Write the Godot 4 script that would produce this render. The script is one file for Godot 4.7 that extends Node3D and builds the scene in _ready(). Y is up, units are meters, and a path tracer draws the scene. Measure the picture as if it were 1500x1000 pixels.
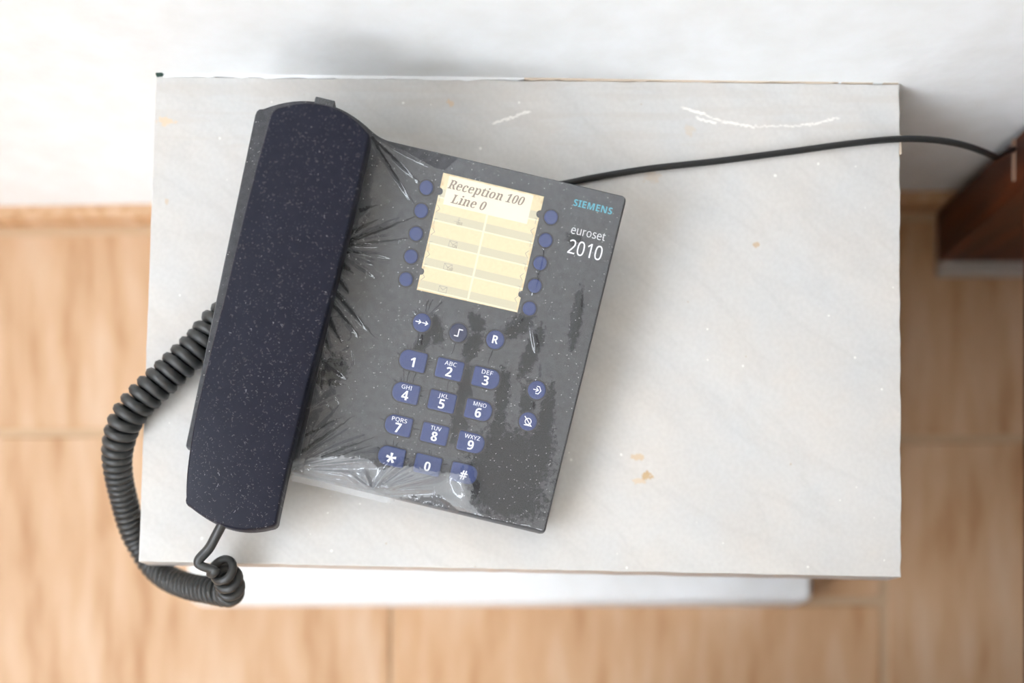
extends Node3D
# A desk telephone on a marble ledge against a white wall, seen from above.
# World: x to the right, y up, z from the wall towards the viewer; metres. Most sizes below are in millimetres (MM).

const MM := 0.001
const TOP := 0.2032        # height of the marble's upper face above the floor
const PHONE_AT := Vector3(-0.1025, TOP, 0.0362)   # back left corner of the telephone
const PHONE_TURN := -13.35
const BACK_H := 46.0       # height of the telephone's deck at its back edge, mm
const FRONT_H := 20.0      # and at its front edge
const DEEP := 178.0
var rng := RandomNumberGenerator.new()
var M := {}
var used := {}


func _ready() -> void:
	rng.seed = 7
	camera()
	daylight()
	materials()
	room()
	ledge()
	desk()
	shade_chest()
	telephone()
	handset()
	film()
	cords()


# ------------------------------------------------------------------ camera and light

func camera() -> void:
	var c := Camera3D.new()
	c.name = "camera"
	var at := CameraAttributesPhysical.new()
	at.frustum_focal_length = 50.0
	at.frustum_focus_distance = 0.668
	at.exposure_aperture = 2.5
	at.frustum_near = 0.05
	at.frustum_far = 50.0
	c.attributes = at
	c.projection = Camera3D.PROJECTION_FRUSTUM
	c.near = 0.05
	c.far = 50.0
	var f := 0.70 / (0.38 * MM)          # focal length in pixels of a 1500 by 1000 frame
	c.size = 1000.0 / f * 0.05
	c.frustum_offset = Vector2(90.0, 485.0) / f * 0.05     # the lens is shifted towards the wall
	c.position = Vector3(0, TOP + 0.70, 870.0 * 0.38 * MM)
	c.rotation_degrees.x = -90.0
	add_child(c)
	c.current = true


func daylight() -> void:
	var w := WorldEnvironment.new()
	w.name = "world"
	var e := Environment.new()
	var s := ProceduralSkyMaterial.new()      # bright overcast
	s.sky_top_color = Color(0.93, 0.96, 1.0)
	s.sky_horizon_color = Color(1.0, 0.985, 0.96)
	s.sky_curve = 0.25
	s.ground_horizon_color = Color(0.72, 0.69, 0.65)
	s.ground_bottom_color = Color(0.6, 0.57, 0.53)
	e.sky = Sky.new()
	e.sky.sky_material = s
	e.background_mode = Environment.BG_SKY
	e.background_energy_multiplier = 16.0
	e.tonemap_mode = Environment.TONE_MAPPER_LINEAR
	e.tonemap_exposure = 0.87
	e.sdfgi_enabled = true
	e.ssao_enabled = true
	e.ssil_enabled = true
	w.environment = e
	add_child(w)


# ------------------------------------------------------------------ naming and shapes

func free_name(called: String, parent: Node) -> String:
	var key := str(parent.get_instance_id()) + called
	var n: int = used.get(key, 0)
	used[key] = n + 1
	return called if n == 0 else "%s_%03d" % [called, n]


func obj(called: String, mesh: Mesh, mat: Material, parent: Node = self) -> MeshInstance3D:
	var o := MeshInstance3D.new()
	o.name = free_name(called, parent)
	o.mesh = mesh
	o.material_override = mat
	parent.add_child(o, true)
	return o


func thing(called: String, label: String, category: String, at := Vector3.ZERO, turn := 0.0) -> Node3D:
	var o := Node3D.new()
	o.name = free_name(called, self)
	o.position = at
	o.rotation_degrees.y = turn
	o.set_meta("label", label)
	o.set_meta("category", category)
	add_child(o, true)
	return o


func structure(o: Node3D, label: String, category: String) -> Node3D:
	o.set_meta("kind", "structure")
	o.set_meta("label", label)
	o.set_meta("category", category)
	return o


func arrays(v: PackedVector3Array, n: PackedVector3Array, idx: PackedInt32Array, uv := PackedVector2Array()) -> ArrayMesh:
	var a := []
	a.resize(Mesh.ARRAY_MAX)
	a[Mesh.ARRAY_VERTEX] = v
	a[Mesh.ARRAY_NORMAL] = n
	if uv.size() == v.size():
		a[Mesh.ARRAY_TEX_UV] = uv
	a[Mesh.ARRAY_INDEX] = idx
	var m := ArrayMesh.new()
	m.add_surface_from_arrays(Mesh.PRIMITIVE_TRIANGLES, a)
	return m


func smooth_normals(v: PackedVector3Array, idx: PackedInt32Array) -> PackedVector3Array:
	var n := PackedVector3Array()
	n.resize(v.size())
	for i in range(0, idx.size(), 3):
		var a := idx[i]
		var b := idx[i + 1]
		var c := idx[i + 2]
		var f := (v[c] - v[a]).cross(v[b] - v[a])      # clockwise fronts
		n[a] += f
		n[b] += f
		n[c] += f
	for i in n.size():
		n[i] = n[i].normalized()
	return n


func grid(nu: int, nv: int, f: Callable, closed_u := false) -> ArrayMesh:
	# f(i, j) -> position; rows j. Seen from where u runs right and v runs down it faces the viewer. uv is 0 to 1.
	var v := PackedVector3Array()
	var uv := PackedVector2Array()
	for j in nv:
		for i in nu:
			v.append(f.call(i, j))
			uv.append(Vector2(float(i) / (nu - 1), float(j) / (nv - 1)))
	var idx := PackedInt32Array()
	for j in nv - 1:
		for i in (nu if closed_u else nu - 1):
			var i2 := (i + 1) % nu
			var a := j * nu + i
			var b := j * nu + i2
			var c := (j + 1) * nu + i
			var d := (j + 1) * nu + i2
			idx.append_array(PackedInt32Array([a, b, c, b, d, c]))
	return arrays(v, smooth_normals(v, idx), idx, uv)


func inset(o: PackedVector2Array, d: float) -> PackedVector2Array:
	# outline runs clockwise as seen in (u right, v down); d > 0 moves it inwards
	var r := PackedVector2Array()
	var n := o.size()
	for i in n:
		var e1 := (o[i] - o[(i + n - 1) % n]).normalized()
		var e2 := (o[(i + 1) % n] - o[i]).normalized()
		var n1 := Vector2(-e1.y, e1.x)
		var n2 := Vector2(-e2.y, e2.x)
		var m := (n1 + n2) / maxf(0.4, 1.0 + n1.dot(n2))
		r.append(o[i] + m * d)
	return r


func prism(o: PackedVector2Array, profile: Array, height = null, cap_uv := Rect2()) -> ArrayMesh:
	# Rings of the outline o (mm, clockwise in u right, v down); profile: [inset, height, 1 if the height is added to height(u, v)] from the bottom up.
	# The side is smooth along the profile and round the outline where it turns by less than 40 degrees; the cap is flat.
	var v := PackedVector3Array()
	var nn := PackedVector3Array()
	var uv := PackedVector2Array()
	var idx := PackedInt32Array()
	var n := o.size()
	var rings := []
	for p in profile:
		var q := inset(o, p[0])
		var ring := PackedVector3Array()
		for w in q:
			var h: float = p[1]
			if p.size() > 2 and height != null:
				h += height.call(w.x, w.y)
			ring.append(Vector3(w.x, h, w.y))
		rings.append(ring)
	for i in n:
		var i2 := (i + 1) % n
		var e := (o[i2] - o[i]).normalized()
		var out := Vector3(e.y, 0, -e.x)
		var ends := []
		for k in [i, i2]:
			var ea := (o[k] - o[(k + n - 1) % n]).normalized()
			var eb := (o[(k + 1) % n] - o[k]).normalized()
			var av := (ea + eb).normalized()
			ends.append(Vector3(av.y, 0, -av.x) if ea.dot(eb) > 0.76 else out)
		for j in rings.size() - 1:
			var base := v.size()
			for jj in [j, j + 1]:
				# slope of the profile at this ring
				var lo := maxi(jj - 1, 0)
				var hi := mini(jj + 1, profile.size() - 1)
				if hi - lo == 2:
					var s1 := Vector2(profile[jj][0] - profile[lo][0], rings[jj][i].y - rings[lo][i].y).normalized()
					var s2 := Vector2(profile[hi][0] - profile[jj][0], rings[hi][i].y - rings[jj][i].y).normalized()
					if s1.dot(s2) < 0.6:
						lo = j
						hi = j + 1
				var dy: float = rings[hi][i].y - rings[lo][i].y
				var dn: float = profile[hi][0] - profile[lo][0]
				for k in 2:
					var oo: Vector3 = ends[k]
					v.append(rings[jj][[i, i2][k]])
					nn.append((oo * dy + Vector3.UP * dn).normalized())
					uv.append(Vector2(v[v.size() - 1].x, v[v.size() - 1].z) * MM * 10.0)
			idx.append_array(PackedInt32Array([base, base + 1, base + 2, base + 1, base + 3, base + 2]))
	for side in 2:
		var ring: PackedVector3Array = rings[rings.size() - 1] if side == 0 else rings[0]
		var flat := PackedVector2Array()
		for p in ring:
			flat.append(Vector2(p.x, p.z))
		var tri := Geometry2D.triangulate_polygon(flat)
		if tri.is_empty() and side == 0:
			print("no cap ", flat.size(), " ", profile)
		var base := v.size()
		var up := Vector3.UP if side == 0 else Vector3.DOWN
		if side == 0 and tri.size() >= 3:
			up = (ring[tri[2]] - ring[tri[0]]).cross(ring[tri[1]] - ring[tri[0]]).normalized()
			if up.y < 0:
				up = -up
		for p in ring:
			v.append(p)
			nn.append(up)
			uv.append(Vector2((p.x - cap_uv.position.x) / cap_uv.size.x, (p.z - cap_uv.position.y) / cap_uv.size.y) if cap_uv.size.x > 0.0 else Vector2(p.x, p.z) * MM * 10.0)
		for i in range(0, tri.size(), 3):
			var a := ring[tri[i]]
			var f := (ring[tri[i + 2]] - a).cross(ring[tri[i + 1]] - a)
			var t := [tri[i], tri[i + 1], tri[i + 2]] if f.dot(up) > 0 else [tri[i], tri[i + 2], tri[i + 1]]
			for k in t:
				idx.append(base + k)
	for i in v.size():
		v[i] *= MM
	return arrays(v, nn, idx, uv)


func rect(x0: float, y0: float, x1: float, y1: float, r := 0.0, steps := 4, radii := []) -> PackedVector2Array:
	# clockwise in (right, down); radii: [top left, top right, bottom right, bottom left]
	var rr := radii if radii.size() == 4 else [r, r, r, r]
	var o := PackedVector2Array()
	var corners := [Vector2(x0, y0), Vector2(x1, y0), Vector2(x1, y1), Vector2(x0, y1)]
	var towards := [Vector2(1, 1), Vector2(-1, 1), Vector2(-1, -1), Vector2(1, -1)]
	for k in 4:
		var q: float = rr[k]
		if q <= 0.0:
			o.append(corners[k])
			continue
		var c: Vector2 = corners[k] + towards[k] * q
		for s in steps + 1:
			var a := PI + k * PI / 2 + s * PI / 2 / steps
			o.append(c + Vector2(cos(a), sin(a)) * q)
	return o


func circle(c: Vector2, r: float, n := 28) -> PackedVector2Array:
	var o := PackedVector2Array()
	for i in n:
		o.append(c + Vector2(cos(TAU * i / n), sin(TAU * i / n)) * r)
	return o


func box(x0: float, y0: float, z0: float, x1: float, y1: float, z1: float, bevel := 1.0) -> ArrayMesh:
	# millimetres
	return prism(rect(x0, z0, x1, z1), [[bevel, y0], [0.0, y0 + bevel], [0.0, y1 - bevel], [bevel, y1]])


func join(list: Array) -> ArrayMesh:
	var st := SurfaceTool.new()
	st.begin(Mesh.PRIMITIVE_TRIANGLES)
	for m in list:
		st.append_from(m, 0, Transform3D())
	return st.commit()


func spline(p: Array, per: int) -> PackedVector3Array:
	var out := PackedVector3Array()
	for i in p.size() - 1:
		var a: Vector3 = p[maxi(i - 1, 0)]
		var b: Vector3 = p[i]
		var c: Vector3 = p[i + 1]
		var d: Vector3 = p[mini(i + 2, p.size() - 1)]
		for k in per:
			out.append(b.cubic_interpolate(c, a, d, float(k) / per))
	out.append(p[p.size() - 1])
	return out


func frames(path: PackedVector3Array) -> Array:
	# [tangent, side, up] along a path, turned as little as possible
	var out := []
	var up := Vector3.UP
	for i in path.size():
		var t := (path[mini(i + 1, path.size() - 1)] - path[maxi(i - 1, 0)]).normalized()
		if i == 0 and absf(t.y) > 0.9:
			up = Vector3.RIGHT
		up = (up - t * up.dot(t)).normalized()
		out.append([t, up.cross(t).normalized(), up])
	return out


func tube(path: PackedVector3Array, r: Callable, sides := 10) -> ArrayMesh:
	# millimetres in, metres out; r(i) is the radius; ends closed
	var fr := frames(path)
	var v := PackedVector3Array()
	var idx := PackedInt32Array()
	for i in path.size():
		for s in sides:
			var a := TAU * s / sides
			v.append((path[i] + (fr[i][1] * cos(a) + fr[i][2] * sin(a)) * r.call(i)) * MM)
	for i in path.size() - 1:
		for s in sides:
			var s2 := (s + 1) % sides
			var a := i * sides + s
			var b := i * sides + s2
			idx.append_array(PackedInt32Array([a, a + sides, b, b, a + sides, b + sides]))
	for e in 2:
		var c := v.size()
		var i := 0 if e == 0 else path.size() - 1
		v.append(path[i] * MM)
		for s in sides:
			var a := i * sides + s
			var b := i * sides + (s + 1) % sides
			idx.append_array(PackedInt32Array([c, a, b] if e == 0 else [c, b, a]))
	return arrays(v, smooth_normals(v, idx), idx)


func lettering(words: String, font: Font, wide: float, high: float, shear := 0.0, cap := "") -> ArrayMesh:
	# Raised print lying flat, centred, wide by high millimetres (high: of the letters CAP, or of the words).
	var t := TextMesh.new()
	t.font = font
	t.font_size = 48
	t.pixel_size = 0.01
	t.curve_step = 1.5
	t.depth = 0.02
	t.text = words
	var box_of := t.get_aabb()
	var ref := box_of
	if cap != "":
		var t2: TextMesh = t.duplicate()
		t2.text = cap
		ref = t2.get_aabb()
	var sy := high / ref.size.y
	var sx := wide / box_of.size.x if wide > 0.0 else sy
	var v := PackedVector3Array()
	var idx := PackedInt32Array()
	var middle := box_of.get_center()
	for s in t.get_surface_count():
		var a := t.surface_get_arrays(s)
		var from := v.size()
		for p in a[Mesh.ARRAY_VERTEX]:
			var y: float = (p.y - ref.get_center().y) * sy
			v.append(Vector3((p.x - middle.x) * sx + shear * y, (p.z / 0.02 + 0.5) * 0.12, -y) * MM)
		if a[Mesh.ARRAY_INDEX] != null and a[Mesh.ARRAY_INDEX].size() > 0:
			for k in a[Mesh.ARRAY_INDEX]:
				idx.append(from + k)
		else:
			for k in a[Mesh.ARRAY_VERTEX].size():
				idx.append(from + k)
	return flat_shaded(v, idx)


func flat_shaded(v: PackedVector3Array, idx: PackedInt32Array) -> ArrayMesh:
	var vv := PackedVector3Array()
	var n := PackedVector3Array()
	var ii := PackedInt32Array()
	for i in range(0, idx.size(), 3):
		var f := (v[idx[i + 2]] - v[idx[i]]).cross(v[idx[i + 1]] - v[idx[i]])
		if f.length_squared() < 1e-20:
			continue
		f = f.normalized()
		for k in 3:
			ii.append(vv.size())
			vv.append(v[idx[i + k]])
			n.append(f)
	return arrays(vv, n, ii)


func strokes(lines: Array, w: float) -> ArrayMesh:
	# a drawn sign: polylines in mm (right, down) as flat ribbons 0.12 mm high
	var parts := []
	for l in lines:
		for i in l.size() - 1:
			var a: Vector2 = l[i]
			var b: Vector2 = l[i + 1]
			var e := (b - a).normalized() * w / 2
			var s := Vector2(-e.y, e.x)
			parts.append(prism(PackedVector2Array([a - e - s, b + e - s, b + e + s, a - e + s]), [[0.0, 0.0], [0.0, 0.12 + 0.004 * parts.size()]]))
	return join(parts)


# ------------------------------------------------------------------ materials

func plain(name_: String, c: Color, rough: float, spec := 0.5) -> StandardMaterial3D:
	var m := StandardMaterial3D.new()
	m.resource_name = name_
	m.albedo_color = c
	m.roughness = rough
	m.metallic_specular = spec
	M[name_] = m
	return m


func noise(freq: float, octaves := 4, seed_ := 1, kind := FastNoiseLite.TYPE_SIMPLEX_SMOOTH) -> FastNoiseLite:
	var n := FastNoiseLite.new()
	n.noise_type = kind
	n.frequency = freq
	n.seed = seed_
	n.fractal_octaves = octaves
	return n


func noise_texture(n: FastNoiseLite, size: int, ramp: Array, bump := false) -> NoiseTexture2D:
	var t := NoiseTexture2D.new()
	t.width = size
	t.height = size
	t.seamless = true
	t.noise = n
	t.generate_mipmaps = false
	if bump:
		t.as_normal_map = true
		t.bump_strength = 4.0
	if ramp.size():
		var g := Gradient.new()
		g.offsets = PackedFloat32Array(ramp.map(func(r): return r[0]))
		g.colors = PackedColorArray(ramp.map(func(r): return r[1]))
		t.color_ramp = g
	return t


func grained(m: StandardMaterial3D, t: Texture2D, scale_: Vector3, world := false) -> void:
	m.albedo_texture = t
	m.uv1_triplanar = true
	m.uv1_world_triplanar = world
	m.uv1_scale = scale_


func materials() -> void:
	var wall := plain("white_paint", Color(0.945, 0.955, 0.962), 0.85, 0.3)
	grained(wall, noise_texture(noise(0.02, 5, 3), 512, [[0.0, Color(0.97, 0.965, 0.955)], [1.0, Color(1, 1, 1)]]), Vector3(3, 3, 3))
	wall.normal_enabled = true
	wall.normal_texture = noise_texture(noise(0.012, 4, 5), 512, [], true)
	wall.normal_scale = 0.25
	plain("ceiling_paint", Color(0.95, 0.95, 0.94), 0.9, 0.2)
	plain("grout", Color(0.78, 0.67, 0.55), 0.9, 0.3)
	var tile_grain := noise_texture(noise(0.014, 4, 11), 512, [
		[0.0, Color(0.75, 0.58, 0.42)], [0.35, Color(0.84, 0.70, 0.56)], [0.6, Color(0.87, 0.74, 0.61)], [1.0, Color(0.91, 0.81, 0.71)]])
	for k in 2:
		var t := plain("tile_%d" % k, [Color(0.93, 0.905, 0.88), Color(0.935, 0.895, 0.85)][k], 0.45)
		t.albedo_texture = tile_grain
	var warm := plain("varnished_wood", Color(0.87, 0.63, 0.37), 0.45)
	grained(warm, noise_texture(noise(0.02, 5, 21), 256, [[0.0, Color(0.20, 0.12, 0.075)], [0.5, Color(0.33, 0.205, 0.125)], [1.0, Color(0.46, 0.30, 0.19)]]), Vector3(10, 1.6, 10))
	plain("worn_wood", Color(0.62, 0.50, 0.42), 0.7)
	plain("pale_plastic", Color(0.78, 0.77, 0.76), 0.35)
	plain("black_cord", Color(0.20, 0.205, 0.205), 0.38)
	plain("line_black", Color(0.09, 0.10, 0.105), 0.45)
	plain("green_plug", Color(0.16, 0.27, 0.24), 0.6)
	plain("mortar", Color(0.83, 0.77, 0.70), 0.95, 0.2)
	var dusty := plain("dusty_plastic", Color(1, 1, 1), 0.55)
	grained(dusty, noise_texture(noise(0.25, 3, 31), 256, [[0.0, Color(0.24, 0.25, 0.26)], [0.55, Color(0.36, 0.37, 0.38)], [0.8, Color(0.42, 0.43, 0.44)], [1.0, Color(0.52, 0.53, 0.54)]]), Vector3(20, 20, 20))
	plain("navy_key", Color(0.22, 0.275, 0.46), 0.45, 0.3)
	plain("deep_navy_key", Color(0.07, 0.13, 0.29), 0.3)
	plain("key_recess", Color(0.12, 0.125, 0.14), 0.6)
	plain("white_print", Color(0.93, 0.94, 0.96), 0.5)
	plain("grey_print", Color(0.84, 0.85, 0.86), 0.5)
	plain("teal_print", Color(0.32, 0.66, 0.74), 0.5)
	plain("brown_print", Color(0.55, 0.50, 0.44), 0.7)
	plain("card_paper", Color(1, 1, 1), 0.8)
	plain("strip_paper", Color(0.945, 0.905, 0.81), 0.8)
	plain("shell_dark", Color(0.16, 0.165, 0.19), 0.45)
	var f := plain("clear_film", Color(0.80, 0.83, 0.86, 0.03), 0.13)
	f.transparency = BaseMaterial3D.TRANSPARENCY_ALPHA
	f.metallic = 0.03
	f.cull_mode = BaseMaterial3D.CULL_DISABLED
	var ff := plain("layered_glare_film", Color(0.86, 0.88, 0.90, 0.24), 0.13)  # milky alpha puts reflected brightness into the bunched layers
	ff.transparency = BaseMaterial3D.TRANSPARENCY_ALPHA
	ff.metallic = 0.06
	ff.cull_mode = BaseMaterial3D.CULL_DISABLED
	var g := plain("window_glass", Color(0.95, 0.97, 0.97, 0.03), 0.0)
	g.transparency = BaseMaterial3D.TRANSPARENCY_ALPHA


# ------------------------------------------------------------------ the room

func wall_z(x: float, y: float) -> float:
	# the plaster is not true: metres
	var at_top := (108.0 + (x / 0.00038 + 660.0 - 240.0) * 0.013 - 115.5) * 0.00038
	var at_foot := 0.0005 - (x + 0.16) * 0.0166
	var k := clampf((TOP - y) / (TOP - 0.02), 0.0, 1.0)
	return lerpf(clampf(at_top, -0.004, 0.0035), clampf(at_foot, -0.015, 0.015), k)


func room() -> void:
	var x0 := -1.3
	var x1 := 2.0
	var z1 := 3.2
	var hgt := 2.6
	# back wall: an uneven plastered face on a solid block
	var nx := 64
	var ny := 50
	var bumps := noise(1.6, 3, 9)
	var face := grid(nx, ny, func(i, j):
		var x := lerpf(x0, x1, float(i) / (nx - 1))
		var y := hgt * (1.0 - pow(float(j) / (ny - 1), 0.5))
		return Vector3(x, y, wall_z(x, y) + bumps.get_noise_2d(x * 3.0, y * 3.0) * 0.0008))
	structure(obj("wall_back", join([face, box(x0 * 1000 - 150, 0, -200, x1 * 1000 + 150, hgt * 1000, -25)]), M.white_paint), "uneven white painted plaster wall behind the marble slab", "wall")
	structure(obj("wall_right", box(x1 * 1000, 0, -25, x1 * 1000 + 150, hgt * 1000, z1 * 1000), M.white_paint), "white wall at the right end of the room", "wall")
	structure(obj("ceiling", box(x0 * 1000 - 150, hgt * 1000, -200, x1 * 1000 + 150, hgt * 1000 + 150, z1 * 1000 + 150), M.ceiling_paint), "white ceiling over the whole room", "ceiling")
	opened_wall("wall_front", "white wall with a smaller window across the room from the ledge", z1 * 1000, false, x0 * 1000, x1 * 1000, hgt * 1000, -1000, -150, 1250, 2250)
	opened_wall("wall_left", "white wall with a wide window on the left", x0 * 1000, true, -25, z1 * 1000, hgt * 1000, 150, 2500, 1000, 2350)
	floor_tiles(x0, x1, z1)


func opened_wall(called: String, label: String, at: float, across_x: bool, from: float, to: float, hgt: float, a: float, b: float, low: float, high: float) -> void:
	# a 150 mm wall in four blocks round an opening from a to b, low to high (mm), and its window
	var piece := func(p: float, q: float, y0: float, y1: float, t0: float, t1: float, bevel: float) -> ArrayMesh:
		return box(at + t0, y0, p, at + t1, y1, q, bevel) if across_x else box(p, y0, at + t0, q, y1, at + t1, bevel)
	var t0 := -150.0 if across_x else 0.0
	var t1 := 0.0 if across_x else 150.0
	structure(obj(called, join([piece.call(from, a, 0.0, hgt, t0, t1, 1.0), piece.call(b, to, 0.0, hgt, t0, t1, 1.0), piece.call(a, b, high, hgt, t0, t1, 1.0), piece.call(a, b, 0.0, low, t0, t1, 1.0)]), M.white_paint), label, "wall")
	var w := Node3D.new()
	w.name = "window_1" if across_x else "window_2"
	add_child(w, true)
	structure(w, "wide white framed window letting daylight in from the left" if across_x else "small white framed window across the room", "window")
	var m0 := t0 + 50.0
	var m1 := t0 + 95.0
	var mid := (a + b) / 2
	obj("window_frame", join([piece.call(a, a + 45, low, high, m0, m1, 3.0), piece.call(b - 45, b, low, high, m0, m1, 3.0), piece.call(a + 45, b - 45, high - 45, high, m0, m1, 3.0),
		piece.call(a + 45, b - 45, low, low + 45, m0, m1, 3.0), piece.call(mid - 25, mid + 25, low + 45, high - 45, m0, m1, 3.0)]), M.white_paint, w)
	for s in [[a + 45, mid - 25], [mid + 25, b - 45]]:
		obj("pane", piece.call(s[0], s[1], low + 45, high - 45, m0 + 20, m0 + 24, 0.5), M.window_glass, w)


func floor_tiles(x0: float, x1: float, z1: float) -> void:
	var fl := Node3D.new()
	fl.name = "floor"
	add_child(fl)
	structure(fl, "floor of large tan wood-look tiles with pale grout", "floor")
	obj("grout", box(x0 * 1000 - 150, -120, -200, x1 * 1000 + 150, -1.2, z1 * 1000 + 150), M.grout, fl)
	var size := 354.0
	var gap := 6.0
	var shapes := {}
	var starts := {0: 158.0, 1: 279.0, 2: 162.0}
	for c in range(-4, 4):
		var left := -42.0 + size * (c - 1)
		var joint: float = starts.get(c, 155.0 + 90.0 * posmod(c, 3))
		while joint > 0.0:
			joint -= size
		var z := joint
		var row := 0
		while z < z1 * 1000:
			var a := maxf(z, -10.0)
			var b := minf(z + size, z1 * 1000)
			var l := maxf(left - (2.0 if c == 1 else 0.0), x0 * 1000)      # this joint is laid tight
			var r := minf(left + size + (2.0 if c == 0 else 0.0), x1 * 1000)
			if b - a > 15.0 and r - l > 15.0:
				var w := roundf((r - l) * 10) / 10
				var d := roundf((b - a) * 10) / 10
				var kind := posmod(c * 5 + row * 3, 4)
				var key := "%s %s %d" % [w, d, kind]
				if not shapes.has(key):
					shapes[key] = tile_shape(w - gap, d - gap, kind)
				var o := obj("tile", shapes[key], M["tile_%d" % posmod(c + 2 * row, 2)], fl)
				o.position = Vector3((l + r) / 2, 0, (a + b) / 2) * MM
			z += size
			row += 1
	# tile skirting at the foot of the back wall, in pieces
	var sk := Node3D.new()
	sk.name = "baseboard_back"
	add_child(sk)
	structure(sk, "low tan tile skirting along the foot of the white wall", "baseboard")
	for k in range(-4, 4):
		var a := k * 354.0 - 42.0 - 354.0 + 1.0
		var b := a + 352.0
		if b < x0 * 1000 or a > x1 * 1000:
			continue
		var zz := wall_z((a + b) / 2 * MM, 0.02) * 1000
		var turn := atan2(wall_z(b * MM, 0.02) - wall_z(a * MM, 0.02), (b - a) * MM)
		var o := obj("tile", prism(rect(-176, -12, 176, 9.0), [[0.0, 0.0], [0.0, 18.0], [1.5, 20.0]]), M.tile_1, sk)
		o.position = Vector3((a + b) / 2, 0, zz) * MM
		o.rotation.y = -turn
		var q := obj("grout", prism(rect(-176, 8.0, 176, 15.0), [[0.0, -1.0], [0.0, 1.0], [1.0, 1.6]]), M.grout, sk)
		q.position = o.position
		q.rotation.y = -turn


func tile_shape(w: float, d: float, kind: int) -> ArrayMesh:
	# uv in tile lengths, the grain running along z
	var m := prism(rect(-w / 2, -d / 2, w / 2, d / 2, 4.0, 2), [[0.0, -6.0], [0.0, -1.0], [1.2, 0.0]])
	var a := m.surface_get_arrays(0)
	var uv := PackedVector2Array()
	var turn := Vector2(0.37 * kind, 0.61 * kind)
	for p in a[Mesh.ARRAY_VERTEX]:
		uv.append(Vector2(p.x * 5.0, p.z * 0.9) + turn)
	return arrays(a[Mesh.ARRAY_VERTEX], a[Mesh.ARRAY_NORMAL], a[Mesh.ARRAY_INDEX], uv)


# ------------------------------------------------------------------ marble ledge

func mx(px: float) -> float:
	return (px - 660.0) * 0.38


func mz(py: float) -> float:
	return (py - 115.0) * 0.38


func marble_texture() -> ImageTexture:
	# 440 by 290 mm at 2.6 pixels a millimetre: soft diagonal clouds, faint streaks, ochre stains, pale chips
	var w := 1144
	var h := 754
	var im := Image.create(w, h, false, Image.FORMAT_RGB8)
	var cloud := noise(0.0042, 4, 41)
	var vein := noise(0.006, 5, 43)
	var fine := noise(0.11, 2, 47)
	var warm := noise(0.007, 3, 53)
	for y in h:
		for x in w:
			var a := x * 0.80 + y * 0.60
			var b := y * 0.80 - x * 0.60
			var c := cloud.get_noise_2d(a * 0.45, b * 1.5)
			var s := absf(vein.get_noise_2d(a * 0.35 + 40.0 * c, b * 1.6))
			var k := 0.81 + 0.022 * c - 0.014 * pow(maxf(0.0, 1.0 - s * 4.0), 2.0) + 0.014 * fine.get_noise_2d(x, y)
			var t := 0.012 * warm.get_noise_2d(x, y)
			im.set_pixel(x, y, Color(k + t, k - 0.006, k - 0.018 - t))
	# a dull, rubbed band of plaster smears beside the wall
	var streak := noise(0.02, 4, 59)
	for y in 120:
		for x in w:
			var s := streak.get_noise_2d(x * 0.16, y * 2.0) - 0.0045 * maxf(0.0, y - 50.0)
			if s > -0.05:
				var p := im.get_pixel(x, y)
				im.set_pixel(x, y, p.lerp(Color(0.78, 0.755, 0.725), clampf(0.12 + s * 0.5, 0.0, 0.3)))
	var blot := func(px: float, py: float, rx: float, ry: float, c: Color, strong: float, sd: int) -> void:
		var nn := noise(0.09, 3, sd)
		var cx := (px - 200.0) * 0.38 * 2.6
		var cy := (py - 105.0) * 0.38 * 2.6
		for y in range(maxi(0, int(cy - ry * 2)), mini(h, int(cy + ry * 2))):
			for x in range(maxi(0, int(cx - rx * 2)), mini(w, int(cx + rx * 2))):
				var d := Vector2((x - cx) / rx, (y - cy) / ry).length() + 0.7 * nn.get_noise_2d(x, y)
				if d < 1.0:
					im.set_pixel(x, y, im.get_pixel(x, y).lerp(c, strong * minf(1.0, (1.0 - d) * 2.5)))
	blot.call(933, 668, 9, 6.5, Color(0.83, 0.71, 0.55), 0.6, 1)
	blot.call(947, 697, 8, 7, Color(0.76, 0.60, 0.38), 0.65, 2)
	blot.call(935, 704, 11, 5, Color(0.86, 0.75, 0.60), 0.5, 3)
	blot.call(1107, 358, 7, 3.5, Color(0.76, 0.62, 0.46), 0.6, 4)
	blot.call(242, 177, 14, 7, Color(0.91, 0.78, 0.62), 0.55, 5)
	blot.call(660, 150, 6, 5, Color(0.86, 0.74, 0.60), 0.6, 6)
	blot.call(243, 295, 4, 4, Color(0.80, 0.70, 0.58), 0.5, 7)
	blot.call(955, 258, 13, 9, Color(0.80, 0.72, 0.63), 0.4, 8)
	blot.call(1010, 190, 9, 9, Color(0.84, 0.76, 0.66), 0.35, 9)
	# lime smears: one long curl and a dash
	for q in [[1010, 160, 1060, 178], [1060, 178, 1100, 185], [1100, 185, 1180, 183], [1020, 172, 1048, 180], [1000, 158, 1030, 166], [1180, 183, 1228, 172], [722, 180, 748, 172], [748, 172, 775, 162]]:
		for i in 26:
			var u := i / 25.0
			blot.call(lerpf(q[0], q[2], u), lerpf(q[1], q[3], u) + rng.randf_range(-1.5, 1.5), 3.0, 1.8, Color(0.98, 0.97, 0.95), 0.45, i)
	for i in 90:      # specks of lime and grit
		var x := rng.randf_range(240, 1310)
		var y := rng.randf_range(130, 835)
		var r := rng.randf_range(0.9, 2.3)
		blot.call(x, y, r, r, Color(0.99, 0.99, 0.97) if i % 4 else Color(0.72, 0.66, 0.58), 0.7, i)
	return ImageTexture.create_from_image(im)


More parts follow.
